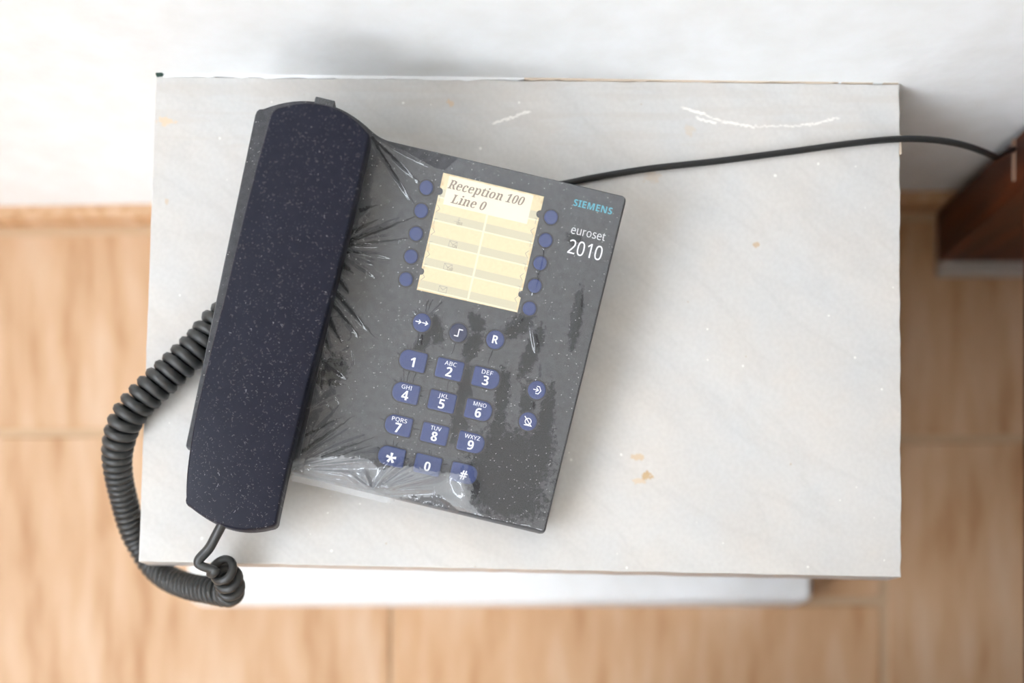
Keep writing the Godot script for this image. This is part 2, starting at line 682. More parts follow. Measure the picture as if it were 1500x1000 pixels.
func ledge() -> void:
	var t := thing("marble_slab", "off-white veined marble slab with ochre stains, the telephone standing on it", "slab", Vector3(0, TOP, 0))
	var o := PackedVector2Array()
	var edge := func(a: Vector2, b: Vector2, n: int, amp: float, sd: int) -> void:
		var nn := noise(0.35, 3, sd)
		var side := Vector2(-(b - a).y, (b - a).x).normalized()
		for i in n:
			o.append(a.lerp(b, float(i) / n) + side * nn.get_noise_1d(i * 1.0) * amp * (0.0 if i == 0 else 1.0))
	var tl := Vector2(mx(229), mz(112))
	var tr := Vector2(mx(1318), mz(123))
	var br := Vector2(mx(1320.5), mz(845))
	var bl := Vector2(mx(203), mz(822))
	edge.call(tl, tr, 60, 0.7, 1)
	edge.call(tr, br, 50, 0.7, 2)
	edge.call(br, bl, 60, 0.35, 3)
	edge.call(bl, tl, 50, 0.35, 4)
	var m := plain("marble", Color(1, 1, 1), 0.32)
	m.albedo_texture = marble_texture()
	m.texture_repeat = false
	obj("slab", prism(o, [[0.0, -24.0], [0.0, -0.5], [0.15, -0.15], [0.5, 0.0]], null, Rect2(mx(200), mz(105), 440, 290)), m, t)
	var chip := obj("chip", prism(rect(mx(1317.5), mz(197), mx(1321.5), mz(226), 0.6, 2), [[0.0, -3.0], [0.0, -0.3], [0.4, 0.0]]), M.mortar, t)
	chip.set_meta("label", "pale chipped spot on the slab's right edge")
	# ragged mortar line where the slab meets the wall
	var nn := noise(0.12, 3, 71)
	for part in [[0, 44, "paint_bead", M.white_paint], [44, 89, "mortar_bead", M.mortar]]:
		var bead := PackedVector2Array()
		for i in range(part[0], part[1] + 1):
			bead.append(Vector2(lerpf(mx(232), mx(1316), i / 89.0), lerpf(mz(107), mz(118.5), i / 89.0)))
		for i in range(part[1], part[0] - 1, -1):
			bead.append(Vector2(lerpf(mx(232), mx(1316), i / 89.0), lerpf(mz(112.5), mz(122.5), i / 89.0) + 1.2 * nn.get_noise_1d(i * 4.0)))
		obj(part[2], prism(bead, [[0.0, -20.0], [0.0, 0.25]]), part[3], t)
	for p in [[234, 110, 2.0, "dark green plug end beside the slab's back left corner"], [1304, 118, 1.5, "dark green plug end beside the slab's back right corner"]]:
		var g := obj("wall_plug", prism(rect(mx(p[0]) - p[2], mz(p[1]) - 3.0, mx(p[0]) + p[2], mz(p[1]) + 1.0, 0.9, 3), [[0.3, -1.0], [0.0, -0.5], [0.0, 1.2], [0.6, 1.8]]), M.green_plug)
		g.position.y = TOP
		g.set_meta("label", p[3])
		g.set_meta("category", "wall plug")
	# the pier: a narrow plastered stem on a low plinth as wide as the slab
	var pier := thing("plastered_pier", "white plastered pier with a low plinth under the marble slab", "pier")
	obj("stem", prism(rect(mx(300), 4, mx(1200), mz(790), 4.0, 3), [[0.0, 28.0], [0.0, TOP * 1000 - 24.0]]), M.white_paint, pier)
	obj("plinth", prism(rect(mx(178), 4, mx(1324), mz(857), 7.0, 5), [[-1.0, 0.0], [0.0, 4.0], [0.0, 24.0], [1.2, 28.0], [4.0, 30.0]]), M.white_paint, pier)


func desk() -> void:
	# a writing desk against the wall: its back leg, side stretcher and foot come into the picture
	var x := mx(1570)
	var t := thing("wooden_desk", "dark brown wooden desk standing at the wall right of the marble slab", "desk", Vector3(x * MM, 0, 0))
	for p in [[0, 4], [1134, 4], [0, 370], [1134, 370]]:
		obj("leg", box(p[0], 9, p[1], p[0] + 66, 560, p[1] + 34.5), M.varnished_wood, t)
		obj("foot", prism(rect(p[0] + 3, p[1] + 3, p[0] + 68, p[1] + 43, 2.0, 3), [[0.0, 0.0], [0.0, 8.0], [1.5, 10.0]]), M.pale_plastic, t).set_meta("label", "pale grey foot of the leg")
	for q in [4.5, 1177.0]:
		obj("side_stretcher", box(q, 133, 5, q + 18, 172, 408), M.varnished_wood, t)
	obj("worn_edge", box(-1.2, 131, 4, 0.2, 133.6, 29, 0.2), M.worn_wood, t).set_meta("label", "pale scuffed edge of the stretcher")
	obj("back_board", box(66, 470, 5, 1134, 560, 14), M.varnished_wood, t)
	obj("front_apron", box(66, 470, 390, 1134, 560, 408), M.varnished_wood, t)
	obj("top", box(-6, 560, 5, 1206, 582, 424, 3.0), M.varnished_wood, t)


func shade_chest() -> void:
	# added out of view in front of the ledge, to shade the right floor
	var t := thing("added_wooden_chest", "unseen low wooden box added in front of the marble ledge to shade the floor", "shade_chest", Vector3(0.05, 0, 0.43))
	obj("body", box(0, 12, 0, 740, 270, 340, 2.0), M.varnished_wood, t)
	obj("lid", box(-8, 270, -8, 748, 292, 348, 4.0), M.varnished_wood, t)
	for p in [[10, 10], [700, 10], [10, 300], [700, 300]]:
		obj("foot", box(p[0], 0, p[1], p[0] + 30, 12, p[1] + 30, 1.0), M.varnished_wood, t)
	obj("clasp", box(355, 245, -4, 385, 285, 0, 1.0), M.worn_wood, t)


# ------------------------------------------------------------------ telephone

func deck(_u: float, v: float) -> float:
	return BACK_H + (FRONT_H - BACK_H) * v / 185.0


func on_deck(o: Node3D, u: float, v: float, dt := 0.0) -> void:
	# sits a part on the sloping deck of the telephone
	o.position = Vector3(u, deck(u, v) + dt, v) * MM
	o.rotation.x = atan2(BACK_H - FRONT_H, 185.0)


func deck_texture() -> ImageTexture:
	# 204 by 190 mm of dusty grey plastic, 4 pixels a millimetre; dust in grains, ragged smears are partly bare plastic, partly painted dark reflection
	var w := 816
	var h := 760
	var im := Image.create(w, h, false, Image.FORMAT_RGB8)
	var grain := noise(0.55, 2, 81)
	var mid := noise(0.05, 4, 83)
	var rag := noise(0.07, 4, 87)
	var smears := [[160, 76, 9, 5, -50], [138, 80, 6, 4, 50], [139, 92, 4, 9, 12], [118, 88, 8, 4, 60], [113, 96, 3, 9, 20], [170, 88, 4, 14, 10], [189, 66, 3, 16, -6], [160, 112, 4, 14, -8], [174, 112, 4, 10, -8],
		[186, 122, 4, 20, -4], [162, 130, 4, 10, 0], [140, 118, 4, 18, 0], [142, 135, 5, 9, 0], [172, 146, 22, 18, 0], [176, 163, 20, 12, 0], [160, 160, 8, 9, 0], [186, 140, 8, 20, 0], [178, 27, 4, 3, 0], [70, 120, 7, 8, 20]]
	var bare_or_shade := PackedByteArray()
	bare_or_shade.resize(w * h)
	for s in smears:  # lower right ones paint in the dark that the film mirrors
		var a := deg_to_rad(s[4])
		var cx: float = s[0] * 4.0 + 4.0
		var cy: float = s[1] * 4.0 + 40.0
		var reach: float = maxf(s[2], s[3]) * 5.2
		for y in range(maxi(0, int(cy - reach)), mini(h, int(cy + reach))):
			for x in range(maxi(0, int(cx - reach)), mini(w, int(cx + reach))):
				var p := Vector2(x - cx, y - cy).rotated(-a)
				var d := Vector2(p.x / (s[2] * 4.0), p.y / (s[3] * 4.0)).length() + 0.5 * rag.get_noise_2d(x, y) + 0.35 * grain.get_noise_2d(x, y)
				if d < 1.0:
					bare_or_shade[y * w + x] = 1
	# shade of the film creases, painted on the deck as dark wedges: from, to, width at the start
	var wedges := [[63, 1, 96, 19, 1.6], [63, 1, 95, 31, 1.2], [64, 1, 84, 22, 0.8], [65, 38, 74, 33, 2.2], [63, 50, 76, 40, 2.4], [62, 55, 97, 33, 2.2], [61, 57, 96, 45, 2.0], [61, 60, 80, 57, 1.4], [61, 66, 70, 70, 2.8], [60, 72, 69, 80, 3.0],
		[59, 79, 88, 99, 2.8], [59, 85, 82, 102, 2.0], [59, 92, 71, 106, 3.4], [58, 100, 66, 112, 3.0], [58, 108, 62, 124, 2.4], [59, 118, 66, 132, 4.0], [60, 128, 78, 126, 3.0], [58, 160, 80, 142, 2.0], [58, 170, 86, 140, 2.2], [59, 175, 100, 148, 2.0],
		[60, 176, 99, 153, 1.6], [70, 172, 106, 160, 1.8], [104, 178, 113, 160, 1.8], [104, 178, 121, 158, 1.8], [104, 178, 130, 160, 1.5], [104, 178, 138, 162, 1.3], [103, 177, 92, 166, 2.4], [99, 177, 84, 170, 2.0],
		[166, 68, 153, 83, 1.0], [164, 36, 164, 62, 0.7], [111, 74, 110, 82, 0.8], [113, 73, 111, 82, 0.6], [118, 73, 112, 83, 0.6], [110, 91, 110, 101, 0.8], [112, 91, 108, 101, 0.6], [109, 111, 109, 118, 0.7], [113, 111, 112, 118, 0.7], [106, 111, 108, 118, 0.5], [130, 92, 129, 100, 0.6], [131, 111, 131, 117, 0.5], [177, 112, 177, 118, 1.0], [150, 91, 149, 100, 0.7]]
	for n in [0, 3, 6, 9, 10, 16]:  # fold shade round some keys, painted the same way
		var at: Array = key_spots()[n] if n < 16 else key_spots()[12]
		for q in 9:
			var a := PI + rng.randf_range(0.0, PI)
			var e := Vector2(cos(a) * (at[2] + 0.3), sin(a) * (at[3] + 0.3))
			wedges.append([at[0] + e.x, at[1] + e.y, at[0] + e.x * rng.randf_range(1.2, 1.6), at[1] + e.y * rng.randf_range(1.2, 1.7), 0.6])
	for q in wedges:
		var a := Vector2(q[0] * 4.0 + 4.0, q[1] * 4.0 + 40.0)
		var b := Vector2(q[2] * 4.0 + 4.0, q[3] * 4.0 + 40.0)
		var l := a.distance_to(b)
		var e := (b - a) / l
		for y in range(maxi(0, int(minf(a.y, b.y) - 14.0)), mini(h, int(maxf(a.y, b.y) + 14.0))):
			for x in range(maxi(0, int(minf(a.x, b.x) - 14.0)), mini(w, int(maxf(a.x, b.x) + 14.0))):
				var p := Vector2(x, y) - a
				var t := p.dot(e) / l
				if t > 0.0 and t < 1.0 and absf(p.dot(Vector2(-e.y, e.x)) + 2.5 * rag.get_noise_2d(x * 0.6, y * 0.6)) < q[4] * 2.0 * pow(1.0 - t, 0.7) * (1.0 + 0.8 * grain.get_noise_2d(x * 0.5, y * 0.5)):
					bare_or_shade[y * w + x] = 1
	for y in h:
		for x in w:
			var g := grain.get_noise_2d(x, y)
			var k := 0.31 + 0.04 * mid.get_noise_2d(x, y) + 0.05 * g
			if bare_or_shade[y * w + x]:
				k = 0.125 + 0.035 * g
			im.set_pixel(x, y, Color(k - 0.004, k, k + 0.012))
	for i in 2400:
		var x := rng.randi_range(1, w - 3)
		var y := rng.randi_range(1, h - 3)
		var b := rng.randf_range(0.5, 0.85)
		im.set_pixel(x, y, Color(b, b, b))
		if i % 2 == 0:
			im.set_pixel(x + rng.randi_range(-1, 1), y + 1, Color(b, b, b))
			im.set_pixel(x + 1, y, Color(b, b, b))
	return ImageTexture.create_from_image(im)


func card_texture() -> ImageTexture:
	# the printed directory card, 54.5 by 60.5 mm at 10 pixels a millimetre
	var w := 545
	var h := 605
	var im := Image.create(w, h, false, Image.FORMAT_RGB8)
	var nn := noise(0.02, 4, 91)
	for y in h:
		for x in w:
			var e := minf(minf(x, w - x), minf(y, h - y)) / 26.0 + 1.2 * nn.get_noise_2d(x * 1.0, y * 1.0)
			var c := Color(0.885, 0.83, 0.68)
			var v := nn.get_noise_2d(x * 2.0 + 900.0, y * 2.0) * 0.02
			c = Color(c.r + v, c.g + v, c.b + v)
			if e < 0.6:       # browned, foxed rim of old paper
				c = c.lerp(Color(0.80, 0.68, 0.50), clampf((0.6 - e) * 0.8, 0.0, 0.5))
			im.set_pixel(x, y, c)
	var grey := Color(0.80, 0.775, 0.67)
	var pale := Color(0.94, 0.90, 0.78)
	for r in 5:
		var y0 := 128 + r * 117
		im.fill_rect(Rect2i(8, y0 - 46, 262, 40), grey)
		im.fill_rect(Rect2i(280, y0 - 46, 255, 40), grey)
		im.fill_rect(Rect2i(6, y0 - 6, 535, 7), pale)
	im.fill_rect(Rect2i(270, 120, 10, 480), pale)
	var ink := Color(0.62, 0.60, 0.56)
	var line := func(a: Vector2, b: Vector2) -> void:
		var n := int(a.distance_to(b)) + 1
		for i in n + 1:
			var p := a.lerp(b, float(i) / n)
			im.fill_rect(Rect2i(int(p.x), int(p.y), 2, 2), ink)
	for k in 4:
		var b := Vector2(112, 206 + k * 117)
		if k == 0:
			line.call(b + Vector2(0, 18), b + Vector2(46, 18))
			line.call(b + Vector2(23, -6), b + Vector2(23, 32))
			line.call(b + Vector2(15, 8), b + Vector2(31, 8))
		else:
			for e in [[0, 0, 42, 0], [42, 0, 42, 30], [42, 30, 0, 30], [0, 30, 0, 0], [0, 0, 21, 18], [21, 18, 42, 0]]:
				line.call(b + Vector2(e[0], e[1]), b + Vector2(e[2], e[3]))
	for k in 4:        # arrow brackets towards the memory keys
		for side in 2:
			var x := 10.0 if side == 0 else 530.0
			var s := 1.0 if side == 0 else -1.0
			var y := 150.0 + k * 117
			line.call(Vector2(x + 14 * s, y - 34), Vector2(x + 2 * s, y - 34))
			line.call(Vector2(x + 2 * s, y - 34), Vector2(x + 2 * s, y - 6))
			line.call(Vector2(x, y + 14), Vector2(x + 16 * s, y + 32))
			line.call(Vector2(x + 16 * s, y + 32), Vector2(x, y + 50))
	return ImageTexture.create_from_image(im)


func arc_points(a: Vector2, via: Vector2, b: Vector2, n: int) -> PackedVector2Array:
	var o := PackedVector2Array()
	var c := via * 2.0 - (a + b) / 2.0
	for i in n:
		var t := float(i) / n
		o.append(a.lerp(c, t).lerp(c.lerp(b, t), t))
	return o


func telephone() -> void:
	var t := thing("telephone", "dusty grey desk telephone with navy keys and a cream directory card on the marble", "telephone", PHONE_AT, PHONE_TURN)
	# body: a wedge whose back swells into an arc round the handset's earpiece
	var o := PackedVector2Array()
	o.append_array(arc_points(Vector2(1.2, 3.5), Vector2(2.2, 0.6), Vector2(5.0, -0.6), 3))
	o.append_array(arc_points(Vector2(5.0, -0.6), Vector2(34.0, -10.2), Vector2(63.0, -2.2), 16))
	o.append_array(arc_points(Vector2(63.0, -2.2), Vector2(70.0, 0.2), Vector2(76.0, 0.2), 5))
	o.append_array(arc_points(Vector2(195.5, 0.2), Vector2(199.3, 0.9), Vector2(200.0, 4.6), 5))
	o.append_array(arc_points(Vector2(200.0, 173.0), Vector2(199.4, 177.2), Vector2(195.5, 177.9), 5))
	o.append_array(arc_points(Vector2(2.4, 177.9), Vector2(0.2, 177.2), Vector2(0.0, 174.8), 4))
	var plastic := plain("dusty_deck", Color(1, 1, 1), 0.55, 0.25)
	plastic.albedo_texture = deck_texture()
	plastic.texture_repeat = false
	obj("body", prism(o, [[6.0, 3.0], [3.0, 6.0], [0.0, -5.0, 1], [0.3, -1.2, 1], [0.9, -0.5, 1]], deck), M.dusty_plastic, t)
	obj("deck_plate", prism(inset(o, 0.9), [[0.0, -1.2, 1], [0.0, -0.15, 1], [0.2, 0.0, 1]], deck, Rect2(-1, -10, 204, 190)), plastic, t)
	obj("latch_tab", prism(rect(30.7, -11.6, 41.2, -6.5, 0.6, 2), [[0.0, -6.0, 1], [0.0, 0.6, 1], [0.5, 1.2, 1]], deck), M.dusty_plastic, t)
	for p in [[20, 20], [180, 20], [20, 160], [180, 160]]:
		obj("rubber_foot", prism(circle(Vector2(p[0], p[1]), 5.0, 16), [[0.0, 0.0], [0.0, 5.0]]), M.shell_dark, t)
	# cradle under the handset
	obj("cradle", prism(rect(12, 6, 62, 172, 4.0, 3), [[0.0, -1.0, 1], [0.0, 1.6, 1], [0.8, 2.2, 1]], deck), M.shell_dark, t)
	card(t)
	keys(t)
	var logo := obj("maker_lettering", lettering("SIEMENS", font("Droid Sans", 800), 20.6, 3.4), M.teal_print, t)
	logo.set_meta("label", "turquoise maker's lettering")
	on_deck(logo, 183.9, 9.5, 0.02)
	var e := obj("model_lettering", lettering("euroset", font("Droid Sans", 400), 18.2, 4.0, 0.0, "euroset"), M.grey_print, t)
	on_deck(e, 184.8, 22.9, 0.02)
	var d := obj("model_lettering", lettering("2010", font("Droid Sans", 400), 18.0, 7.4), M.white_print, t)
	on_deck(d, 185.3, 31.2, 0.02)


func font(family: String, weight: int) -> SystemFont:
	var f := SystemFont.new()
	f.font_names = PackedStringArray([family])
	f.font_weight = weight
	f.allow_system_fallback = false
	return f


func card(t: Node3D) -> void:
	# outline with punched notches on both edges
	var o := PackedVector2Array([Vector2(-27, -30), Vector2(27, -30), Vector2(27, -23)])
	for i in 7:
		o.append(Vector2(27, -21) + Vector2(0, -2).rotated(-PI * i / 6.0))
	o.append_array(PackedVector2Array([Vector2(27, -19), Vector2(27.2, 18)]))
	for i in 7:
		o.append(Vector2(27.2, 20.5) + Vector2(0, -1.8).rotated(-PI * i / 6.0))
	o.append_array(PackedVector2Array([Vector2(27.2, 22.5), Vector2(27.2, 30), Vector2(-27.2, 30.6), Vector2(-27.2, 23)]))
	for i in 7:
		o.append(Vector2(-27.2, 21) + Vector2(0, 1.8).rotated(-PI * i / 6.0))
	o.append_array(PackedVector2Array([Vector2(-27.2, 19), Vector2(-27, -18)]))
	for i in 7:
		o.append(Vector2(-27, -20.5) + Vector2(0, 2).rotated(-PI * i / 6.0))
	o.append(Vector2(-27, -23))
	M.card_paper.albedo_texture = card_texture()
	M.card_paper.texture_repeat = false
	var c := obj("directory_card", prism(o, [[0.0, 0.0], [0.0, 0.35]], null, Rect2(-27.25, -30.25, 54.5, 60.9)), M.card_paper, t)
	c.set_meta("label", "yellowed paper directory card with faint ruled rows")
	on_deck(c, 130.9, 40.0, 0.1)
	var s := obj("name_strip", prism(rect(-23.5, -29.2, 21.5, -14.6), [[0.0, 0.35], [0.0, 0.55]]), M.strip_paper, c)
	s.set_meta("label", "cream paper strip with the reception numbers")
	var serif := font("Droid Serif", 700)
	for l in [["Reception 100", -2.6, -25.2, 40.0], ["Line 0", -10.4, -18.4, 18.0]]:
		var m := obj("lettering", lettering(l[0], serif, l[3], 4.5, 0.28, "R"), M.brown_print, c)
		m.position = Vector3(l[1], 0.56, l[2]) * MM
	for l in [["OFF", -12.8, -7.3, 3.2], ["ON", -12.8, 4.3, 2.4], ["OFF", -12.4, 16.2, 3.2]]:
		var m := obj("lettering", lettering(l[0], font("Droid Sans", 400), l[3], 1.6), M.brown_print, c)
		m.position = Vector3(l[1], 0.36, l[2] + 0.4) * MM


func key_spots() -> Array:
	# [u, v, half width, half depth, corner radii]
	var out := []
	for r in 4:
		for c in 3:
			var radii := [1.2, 1.2, 1.2, 1.2]
			if c == 0:
				radii = [4.6, 1.2, 1.2, 4.6]
			elif c == 2:
				radii = [1.2, 4.6, 4.6, 1.2]
			out.append([110.0 + 20.0 * c, [106.0, 123.0, 140.3, 157.0][r], 7.2, 5.1, radii])
	for p in [[110.2, 86.0], [130.3, 86.7], [150.1, 85.8], [177.7, 106.0], [177.0, 122.8]]:
		out.append([p[0], p[1], 4.8, 4.8, [4.79, 4.79, 4.79, 4.79]])
	for r in 5:
		for u in [97.0, 163.9]:
			out.append([u, 19.4 + 11.75 * r, 3.55, 3.55, [3.54, 3.54, 3.54, 3.54]])
	return out


func keys(t: Node3D) -> void:
	var sans := font("Droid Sans", 700)
	var digits := ["1", "2", "3", "4", "5", "6", "7", "8", "9", "*", "0", "#"]
	var letters := ["", "ABC", "DEF", "GHI", "JKL", "MNO", "PQRS", "TUV", "WXYZ", "", "", ""]
	var made := {}
	var spots := key_spots()
	for i in spots.size():
		var s: Array = spots[i]
		var kind := "%s %s" % [s[2], s[4]]
		if not made.has(kind):
			var o := circle(Vector2.ZERO, s[2], 36) if i >= 12 else rect(-s[2], -s[3], s[2], s[3], 1.0, 6, s[4])
			made[kind] = [prism(o, [[0.0, -1.0], [0.0, 0.45], [0.15, 0.7], [0.45, 0.88], [0.9, 0.95]]), prism(inset(o, -0.8), [[0.0, -0.3], [0.0, 0.06]])]
		var called := "digit_key" if i < 12 else "function_key" if i < 17 else "memory_key"
		var k := obj(called, made[kind][0], M.deep_navy_key if i == 13 else M.navy_key, t)
		on_deck(k, s[0], s[1])
		obj("recess", made[kind][1], M.key_recess, k)
		if i < 12:
			var low := 1.35 if letters[i] != "" else 0.8
			var star: bool = digits[i] == "*"
			var big := obj("digit", lettering(digits[i], sans, 0.0, 5.0 if i != 9 else 5.4, 0.0, "*" if star else "0"), M.white_print, k)
			big.position = Vector3(0, 0.96, low) * MM
			if letters[i] != "":
				var small := obj("letters", lettering(letters[i], font("Droid Sans", 400), [0, 6.4, 6.0, 5.6, 5.6, 7.0, 8.2, 5.8, 8.4][i], 2.1, 0.0, "A"), M.white_print, k)
				small.position = Vector3(0, 0.96, -2.9) * MM
		elif i < 17:
			var sign_: ArrayMesh
			match i:
				12:
					sign_ = strokes([[Vector2(-3.2, 0), Vector2(-0.6, 0)], [Vector2(-1.5, -0.9), Vector2(-0.5, 0), Vector2(-1.5, 0.9)], [Vector2(0.4, 0), Vector2(3.0, 0)], [Vector2(2.1, -0.9), Vector2(3.1, 0), Vector2(2.1, 0.9)]], 0.5)
				13:
					sign_ = strokes([[Vector2(-1.8, 1.9), Vector2(0, 1.9), Vector2(0, -1.7), Vector2(1.8, -1.7)]], 0.55)
				14:
					sign_ = lettering("R", sans, 0.0, 4.2)
				15:
					sign_ = strokes([[Vector2(-1.8, 0), Vector2(0.7, 0)], [Vector2(-0.4, -1.0), Vector2(0.8, 0), Vector2(-0.4, 1.0)], [Vector2(-0.2, -1.9), Vector2(1.0, -1.9), Vector2(2.1, 0), Vector2(1.0, 1.9), Vector2(-0.2, 1.9)]], 0.45)
				16:
					var ring := []
					for q in 17:
						ring.append(Vector2(cos(TAU * q / 16), sin(TAU * q / 16)) * 1.6)
					sign_ = strokes([ring, [Vector2(-2.2, -2.2), Vector2(2.2, 2.2)], [Vector2(-1.6, 2.1), Vector2(1.6, 2.1)]], 0.45)
			obj("symbol", sign_, M.white_print, k).position = Vector3(0, 0.96, 0) * MM


# ------------------------------------------------------------------ handset

func dusted_texture() -> ImageTexture:
	# 60 by 220 mm of navy plastic under lint and dust, 5 pixels a millimetre
	var w := 300
	var h := 1100
	var im := Image.create(w, h, false, Image.FORMAT_RGB8)
	var nn := noise(0.02, 3, 101)
	var grain := noise(0.7, 2, 103)
	for y in h:
		for x in w:
			var k := nn.get_noise_2d(x, y) * 0.012 + grain.get_noise_2d(x, y) * 0.012
			im.set_pixel(x, y, Color(0.125 + k, 0.130 + k, 0.175 + k))
	for i in 3300:
		var p := Vector2(rng.randf_range(4, w - 5), rng.randf_range(4, h - 5))
		var a := rng.randf() * TAU
		var bend := rng.randf_range(-0.5, 0.5)
		var b := rng.randf_range(0.25, 0.48)
		if i % 40 == 0:
			b = 0.66
		for s in rng.randi_range(1, 9 if i % 3 == 0 else 3):
			var q := Vector2i(clampi(int(p.x), 0, w - 1), clampi(int(p.y), 0, h - 1))
			im.set_pixel(q.x, q.y, Color(b * 0.97, b * 0.98, b))
			p += Vector2(cos(a), sin(a))
			a += bend
	return ImageTexture.create_from_image(im)


func handset() -> void:
	var t := thing("telephone_handset", "dark navy telephone handset flecked with lint lying in its cradle", "handset", PHONE_AT, PHONE_TURN)
	var o := PackedVector2Array()
	o.append_array(arc_points(Vector2(14.6, 11.5), Vector2(16.2, 7.8), Vector2(20.0, 5.6), 4))
	o.append_array(arc_points(Vector2(20.0, 5.6), Vector2(43.5, 0.5), Vector2(65.0, 8.2), 14))
	o.append_array(arc_points(Vector2(65.0, 8.2), Vector2(66.2, 9.4), Vector2(66.3, 11.5), 3))
	o.append_array(arc_points(Vector2(66.3, 11.5), Vector2(65.2, 68.5), Vector2(62.6, 123.4), 26))
	o.append_array(arc_points(Vector2(62.6, 123.4), Vector2(61.0, 165.0), Vector2(59.8, 205.0), 20))
	o.append_array(arc_points(Vector2(59.8, 205.0), Vector2(59.2, 208.4), Vector2(56.0, 210.4), 4))
	o.append_array(arc_points(Vector2(56.0, 210.4), Vector2(35.0, 215.2), Vector2(13.0, 209.3), 20))
	o.append_array(arc_points(Vector2(13.0, 209.3), Vector2(10.2, 207.8), Vector2(9.8, 204.6), 4))
	o.append_array(arc_points(Vector2(9.8, 204.6), Vector2(7.6, 167.5), Vector2(10.2, 100.6), 26))
	o.append_array(arc_points(Vector2(10.2, 100.6), Vector2(12.0, 50.0), Vector2(14.6, 11.5), 26))
	var mat := plain("dusty_navy", Color(1, 1, 1), 0.42, 0.27)
	mat.albedo_texture = dusted_texture()
	mat.texture_repeat = false
	obj("upper_shell", shell(o), mat, t)
	obj("lower_shell", prism(inset(o, 0.7), [[9.0, 3.4, 1], [3.0, 5.0, 1], [0.6, 9.0, 1], [0.0, 13.0, 1]], deck), M.shell_dark, t)
	var p := obj("cord_plug", prism(rect(28.8, 203, 37.0, 213.6, 2.0, 3), [[1.0, 6.0, 1], [0.0, 7.0, 1], [0.0, 12.0, 1], [1.0, 13.0, 1]], deck), M.shell_dark, t)
	p.set_meta("label", "socket where the coiled cord enters")


func shell(o: PackedVector2Array) -> ArrayMesh:
	# rings from the lower rim up over a rounded edge to the middle line of a slightly crowned back
	var steps := [[0.0, 13.4], [0.0, 20.5], [0.08, 21.6], [0.25, 22.6], [0.55, 23.4], [0.95, 23.9], [1.4, 24.2]]
	var n := o.size()
	var rings := []
	for s in steps:
		var q := inset(o, s[0])
		var ring := PackedVector3Array()
		for p in q:
			ring.append(Vector3(p.x, s[1], p.y))
		rings.append(ring)
	var rim: PackedVector3Array = rings[rings.size() - 1]
	for k in range(1, 13):
		var ring := PackedVector3Array()
		for p in rim:
			var c := Vector3(lerpf(41.0, 35.5, p.z / 210.0), p.y, clampf(p.z, 34.0, 182.0))
			var q := p.lerp(c, k / 12.0)
			ring.append(q)
		rings.append(ring)
	var v := PackedVector3Array()
	var uv := PackedVector2Array()
	for ring in rings:
		for p in ring:
			# the lower end bends down towards the mouthpiece
			var fall: float = 0.0021 * pow(maxf(0.0, p.z - 150.0), 2.0)
			var across: float = (p.x - lerpf(41.0, 35.5, p.z / 210.0)) / 26.0
			fall -= 1.6 * maxf(0.0, 1.0 - across * across) * smoothstep(13.0, 24.0, p.y)
			v.append(Vector3(p.x, p.y + deck(p.x, p.z) - fall, p.z) * MM)
			uv.append(Vector2((p.x - 7.0) / 61.0, p.z / 220.0))
	var idx := PackedInt32Array()
	for j in rings.size() - 1:
		for i in n:
			var a := j * n + i
			var b := j * n + (i + 1) % n
			idx.append_array(PackedInt32Array([a, b, a + n, b, b + n, a + n]))
	return arrays(v, smooth_normals(v, idx), idx, uv)


# ------------------------------------------------------------------ plastic film over the deck

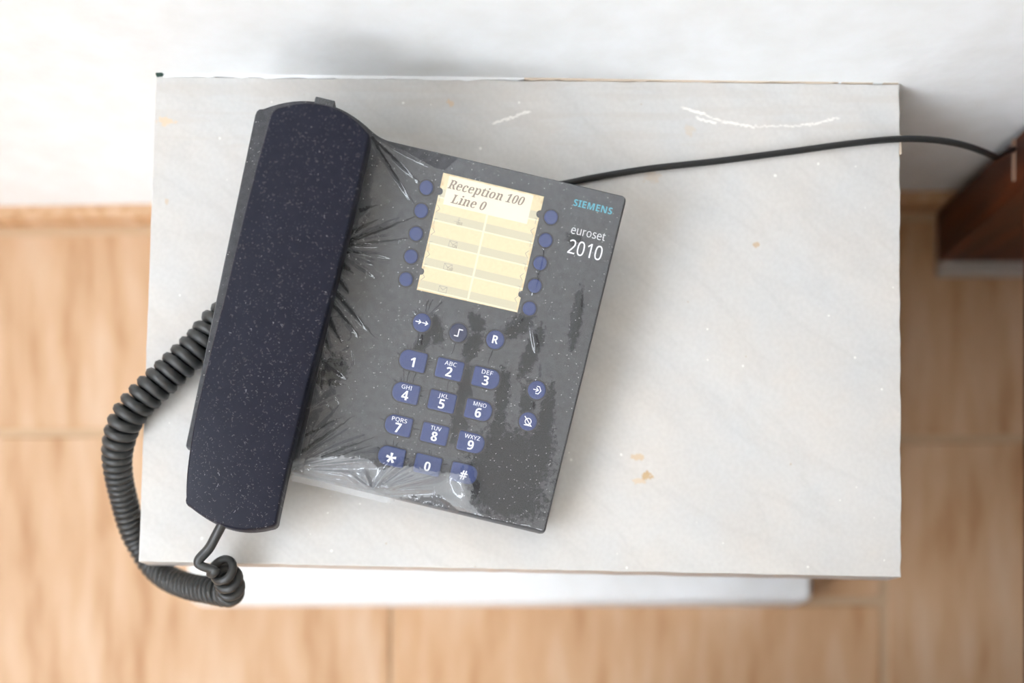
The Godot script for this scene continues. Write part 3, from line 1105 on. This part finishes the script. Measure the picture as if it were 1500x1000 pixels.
func film() -> void:
	var u0 := 59.0
	var v0 := 1.5
	var du := 0.42
	var nu := int((199.0 - u0) / du) + 1
	var nv := int((181.0 - v0) / du) + 1
	var h := PackedFloat32Array()
	h.resize(nu * nv)
	var slack := noise(0.035, 3, 111)
	var crisp := noise(0.16, 3, 113)
	var ridge := noise(0.06, 2, 117)
	for j in nv:
		for i in nu:
			var u := u0 + i * du
			var v := v0 + j * du
			var rumple := clampf(1.6 - Vector2((u - 66.0) / 14.0, (v - 122.0) / 20.0).length(), 0.0, 1.0)
			h[j * nu + i] = 0.7 + 0.35 * slack.get_noise_2d(u, v) + 0.04 * crisp.get_noise_2d(u, v) + rumple * 2.4 * maxf(0.0, 0.42 - absf(ridge.get_noise_2d(u, v)) * 1.6)
	for s in key_spots():           # tents over the keys
		var reach := 4.2
		for j in range(maxi(0, int((s[1] - s[3] - reach - v0) / du)), mini(nv, int((s[1] + s[3] + reach - v0) / du) + 1)):
			for i in range(maxi(0, int((s[0] - s[2] - reach - u0) / du)), mini(nu, int((s[0] + s[2] + reach - u0) / du) + 1)):
				var d := Vector2(maxf(0.0, absf(u0 + i * du - s[0]) - s[2] + 1.0), maxf(0.0, absf(v0 + j * du - s[1]) - s[3] + 1.0)).length() - 0.6
				var k := clampf(1.0 - d / reach, 0.0, 1.0)
				h[j * nu + i] = maxf(h[j * nu + i], 0.7 + 0.45 * k * k * (3.0 - 2.0 * k))
	for j in nv:                     # and over the card's edge
		for i in nu:
			var d := Vector2(maxf(0.0, absf(u0 + i * du - 130.9) - 27.0), maxf(0.0, absf(v0 + j * du - 40.0) - 30.2)).length()
			h[j * nu + i] = maxf(h[j * nu + i], 0.95 - d * 0.5)
	for j in nv:                     # slack sheet humped along the front edge before it turns down
		for i in nu:
			var u := u0 + i * du
			var v := v0 + j * du
			var d := v - 163.0
			h[j * nu + i] += 5.0 * smoothstep(58.0, 66.0, u) * (1.0 - smoothstep(128.0, 158.0, u)) * (exp(-d * d / 60.0) if d < 0.0 else maxf(0.0, 1.0 - d / 13.5))
	var fold := func(u1: float, v1: float, u2: float, v2: float, amp: float, wid: float) -> void:
		var a := Vector2(u1, v1)
		var b := Vector2(u2, v2)
		var l := a.distance_to(b)
		var e := (b - a) / l
		var m := wid * 3.0
		for j in range(maxi(0, int((minf(v1, v2) - m - v0) / du)), mini(nv, int((maxf(v1, v2) + m - v0) / du) + 1)):
			for i in range(maxi(0, int((minf(u1, u2) - m - u0) / du)), mini(nu, int((maxf(u1, u2) + m - u0) / du) + 1)):
				var p := Vector2(u0 + i * du, v0 + j * du) - a
				var s := p.dot(e) / l
				if s < -0.05 or s > 1.0:
					continue
				var d := p.dot(Vector2(-e.y, e.x)) / (wid * (0.45 + 0.9 * maxf(s, 0.0)))
				h[j * nu + i] += amp * exp(-d * d * (2.2 if d > 0.0 else 0.8)) * minf(1.0, (1.0 - s) * 2.5) * minf(1.0, 0.3 + maxf(s, 0.0) * 3.0)
	var big := [
		[63, 1, 96, 19, 1.5, 1.3], [63, 1, 95, 31, 1.2, 1.2], [63, 1, 102, 10, 1.6, 1.1], [63, 56, 73, 31, 1.3, 1.6], [62, 56, 97, 33, 1.4, 1.3], [61, 56, 96, 45, 1.3, 1.2], [60, 57, 86, 51, 1.7, 1.5],
		[62, 60, 93, 57, 1.2, 0.9], [63, 61, 87, 63, 1.3, 1.0], [63, 63, 85, 70, 1.1, 0.9], [59, 79, 88, 99, 1.6, 1.5], [58, 83, 83, 103, 1.4, 1.4], [60, 92, 71, 105, 1.6, 1.5], [58, 98, 68, 109, 1.6, 1.5],
		[61, 72, 72, 80, 1.4, 1.4], [62, 49, 69, 39, 1.2, 1.5], [58, 108, 70, 122, 1.3, 1.5], [58, 115, 83, 124, 1.3, 1.6],
		[58, 176, 78, 140, 1.9, 1.7], [58, 176, 102, 146, 2.0, 1.6], [58, 176, 99, 155, 1.9, 1.5], [58, 176, 115, 153, 2.2, 1.5], [58, 176, 110, 162, 2.2, 1.6], [58, 176, 108, 170, 2.4, 1.7], [58, 177, 94, 175, 2.2, 1.6],
		[59, 170, 71, 138, 1.6, 1.6], [60, 159, 86, 138, 1.6, 1.5], [59, 144, 80, 129, 1.7, 1.8], [58, 176, 120, 158, 2.1, 1.3], [59, 174, 91, 146, 1.7, 1.4],
		[104, 178, 112, 161, 1.9, 1.4], [104, 178, 120, 156, 2.2, 1.4], [104, 178, 128, 158, 2.2, 1.4], [104, 178, 136, 159, 2.2, 1.3], [104, 178, 142, 162, 2.0, 1.3], [104, 178, 141, 168, 1.8, 1.2], [104, 177, 96, 167, 2.2, 1.5],
		[104, 177, 88, 172, 2.0, 1.5], [138, 172, 162, 176, 1.4, 2.6], [110, 176, 150, 156, 1.5, 1.3],
		[163, 70, 153, 83, 0.8, 1.2], [166, 73, 175, 92, 0.9, 1.4], [175, 92, 177, 104, 0.8, 1.2], [111, 91, 112, 101, 0.7, 0.8], [110, 93, 109, 101, 0.7, 0.8], [177, 112, 177, 118, 0.7, 0.9], [164, 36, 164, 64, 0.6, 0.7], [188, 50, 190, 78, 0.7, 1.8], [150, 150, 152, 174, 2.2, 4.0], [144, 160, 160, 172, 2.0, 4.0]]
	for q in big:
		var more := 1.9 if q[1] > 171 and q[0] > 100 else 1.35
		fold.call(q[0], q[1], q[2], q[3], q[4] * more, q[5] * 1.4)
	for c in [[58.0, 176.5, 54.0, -1.25, 0.0, 15.0], [104.0, 178.0, 27.0, -2.95, -0.2, 24.0]]:     # sharp pleats fanning from where the sheet is caught
		for j in nv:
			for i in nu:
				var p := Vector2(u0 + i * du - c[0], v0 + j * du - c[1])
				var l := p.length()
				if l < 3.0 or l > c[2] * 1.25:
					continue
				var a := p.angle()
				if a < c[3] or a > c[4]:
					continue
				var n: float = c[5] * ((a - c[3]) / (c[4] - c[3])) + 0.9 * slack.get_noise_2d(a * 40.0, c[0])
				var tooth := absf(fposmod(n, 1.0) - 0.35)
				tooth = 1.0 - (tooth / 0.35 if fposmod(n, 1.0) < 0.35 else tooth / 0.65)
				var reach: float = c[2] * (0.75 + 0.5 * slack.get_noise_2d(floorf(n) * 31.0, 7.0))
				h[j * nu + i] += tooth * l * 0.035 * smoothstep(3.0, 9.0, l) * (1.0 - smoothstep(reach * 0.6, reach, l))
	for c in [[62.0, 57.0, 14.0, -1.3, 1.2, 18], [59.0, 95.0, 10.0, -0.6, 1.2, 12]]:     # bundles of fine gathers
		for k in c[5]:
			var a := rng.randf_range(c[3], c[4])
			var l: float = c[2] * rng.randf_range(0.4, 1.0)
			fold.call(c[0] + cos(a), c[1] + sin(a), c[0] + cos(a) * l, c[1] + sin(a) * l, rng.randf_range(0.3, 0.9), rng.randf_range(0.5, 0.9))
	var spots := key_spots()
	for n in spots.size():          # little stretch marks round the keys
		var s: Array = spots[n]
		for k in (16 if n in [0, 3, 6, 9, 10, 11, 12] else 7):
			var a := rng.randf() * TAU
			var e := Vector2(cos(a) * s[2], sin(a) * s[3])
			var f := e + e.normalized() * rng.randf_range(1.5, 4.5)
			fold.call(s[0] + f.x, s[1] + f.y, s[0] + e.x * 0.8, s[1] + e.y * 0.8, rng.randf_range(0.08, 0.2), rng.randf_range(0.45, 0.7))
	var top := [Vector2(60, 2), Vector2(199, 2)]
	var v := PackedVector3Array()
	var keep := PackedByteArray()
	for j in nv:
		for i in nu:
			var u := u0 + i * du
			var w := v0 + j * du
			var y := maxf(0.22, h[j * nu + i])
			if u < 66.0:
				y = minf(y, 2.6)
			# over the front edge the sheet curls down, least where it is gathered
			var over := maxf(0.0, w - 175.5 - 0.8 * crisp.get_noise_1d(u * 1.5))
			y = lerpf(y, 0.6, minf(1.0, over / 3.0)) - over * over * 0.28
			v.append(Vector3(u, deck(u, w) + y, w) * MM)
			# the sheet ends along a slanting edge at the back, and short of the deck's right edge
			keep.append(0 if w > 177.0 and u > 152.0 else 1 if w > 1.0 + maxf(0.0, minf((u - 63.0) * 0.22, 8.0)) * (1.0 if u < 104.0 else maxf(0.0, 1.0 - (u - 104.0) / 6.0)) else 0)
	# where the sheet is bunched along the front edge layers overlap; the milky colour paints in their bright reflections
	var bunch := PackedVector2Array([Vector2(57, 171), Vector2(76, 166), Vector2(98, 162), Vector2(106, 166), Vector2(118, 161), Vector2(136, 160), Vector2(152, 157), Vector2(157, 164), Vector2(156, 171), Vector2(166, 177), Vector2(150, 176), Vector2(139, 171), Vector2(120, 177), Vector2(104, 184), Vector2(57, 184)])
	var idx := PackedInt32Array()
	var milky := PackedInt32Array()
	for j in nv - 1:
		for i in nu - 1:
			var a := j * nu + i
			var at := Vector2(u0 + i * du, v0 + j * du)
			at += Vector2(1.6, 1.6) * crisp.get_noise_2d(at.x * 2.0, at.y * 2.0)
			if keep[a] and keep[a + 1] and keep[a + nu] and keep[a + nu + 1] and Geometry2D.is_point_in_polygon(at, bunch):
				milky.append_array(PackedInt32Array([a, a + 1, a + nu, a + 1, a + nu + 1, a + nu]))
				continue
			if keep[a] and keep[a + 1] and keep[a + nu] and keep[a + nu + 1]:
				idx.append_array(PackedInt32Array([a, a + 1, a + nu, a + 1, a + nu + 1, a + nu]))
	var normals := smooth_normals(v, idx + milky)
	var o := obj("plastic_film", arrays(v, normals, idx), M.clear_film)
	obj("bunched_film", arrays(v, normals, milky), M.layered_glare_film, o).set_meta("label", "bunched layers of film, milky colour standing in for bright reflections")
	o.position = PHONE_AT
	o.rotation_degrees.y = PHONE_TURN
	o.set_meta("label", "clear crinkled plastic film stretched over the telephone's keys and directory card")
	o.set_meta("category", "plastic film")


# ------------------------------------------------------------------ cords

func cords() -> void:
	var mid := spline([Vector3(-122, 10, 134), Vector3(-130.4, 10, 141.4), Vector3(-136.0, 10, 148.9), Vector3(-145.3, 10, 157.9), Vector3(-153.6, 10, 165.8), Vector3(-162.6, 10, 174.0), Vector3(-171.5, 9, 182.4), Vector3(-178.8, 6, 190.5), Vector3(-184.2, 0, 199.5),
		Vector3(-187.8, -8, 208.8), Vector3(-189.0, -17, 219.7), Vector3(-188.5, -27, 231.9), Vector3(-186.8, -36, 244.7), Vector3(-183.1, -43, 256.0), Vector3(-175.7, -44, 267.4), Vector3(-165.1, -38, 275.3), Vector3(-152.2, -28, 280.4), Vector3(-140.3, -18, 283.1), Vector3(-131.3, -11, 285.0), Vector3(-125.5, -7, 286.0), Vector3(-122.5, 0, 284.5), Vector3(-122.0, 8, 280.0), Vector3(-123.5, 15, 275.0), Vector3(-127.0, 19, 271.5)], 24)
	# walk along the middle line, turning round it
	var fr := frames(mid)
	var long := 0.0
	var total := 0.0
	for i in mid.size() - 1:
		total += mid[i].distance_to(mid[i + 1])
	var path := PackedVector3Array()
	var thick := PackedFloat32Array()
	var turn := 0.0
	for i in mid.size() - 1:
		var seg := mid[i].distance_to(mid[i + 1])
		var s := long / total
		var pitch := lerpf(6.3, 3.7, smoothstep(0.30, 0.45, s)) + 3.5 * smoothstep(0.88, 0.93, s)
		var r := lerpf(6.6, 6.2, s)
		var n := maxi(1, int(ceil(seg / pitch * 18.0)))
		for k in n:
			var q := float(k) / n
			var p := mid[i].lerp(mid[i + 1], q)
			var a := turn + TAU * seg / pitch * q
			var side: Vector3 = fr[i][1].lerp(fr[i + 1][1], q)
			var up: Vector3 = fr[i][2].lerp(fr[i + 1][2], q)
			path.append(p + (side * cos(a) + up * sin(a)) * r)
			thick.append(lerpf(3.1, 1.8, smoothstep(0.30, 0.45, s)) + 0.6 * smoothstep(0.88, 0.95, s))
		turn += TAU * seg / pitch
		long += seg
	# the cord's end runs straight up into the handset
	var tail := spline([path[path.size() - 1], Vector3(-135.5, 19, 272.5), Vector3(-136.0, 20, 269.5), Vector3(-130.3, 22, 263.6), Vector3(-125.9, 26, 257.4), Vector3(-122.0, 29, 251.6), Vector3(-117.6, 31, 244.1)], 8)
	for i in range(1, tail.size()):
		path.append(tail[i])
		thick.append(lerpf(2.4, 2.7, clampf(i / 10.0, 0.0, 1.0)))
	var c := obj("coiled_cord", tube(path, func(i): return thick[i], 8), M.black_cord)
	c.position.y = TOP
	c.set_meta("label", "black coiled handset cord hanging over the slab's front left corner")
	c.set_meta("category", "cord")
	var line := spline([Vector3(55, 6, 62), Vector3(60.5, 4, 60.5), Vector3(70.0, 3, 58.2), Vector3(79.6, 2, 55.9), Vector3(109.9, 2, 51.0), Vector3(147.8, 2, 46.8), Vector3(185.7, 2, 41.9), Vector3(223.2, 2.4, 37.0), Vector3(249.7, 2.6, 34.7),
		Vector3(269.8, 0, 34.2), Vector3(288.3, -8, 33.5), Vector3(304.9, -20, 32.4), Vector3(317.2, -34, 29.4), Vector3(322, -39, 27.0), Vector3(330.6, -50, 20.4), Vector3(343.0, -66, 12.0)], 10)
	var l := obj("line_cord", tube(line, func(_i): return 1.75, 12), M.line_black)
	l.position.y = TOP
	l.set_meta("label", "thin black telephone line running right across the marble to the cabinet")
	l.set_meta("category", "cord")
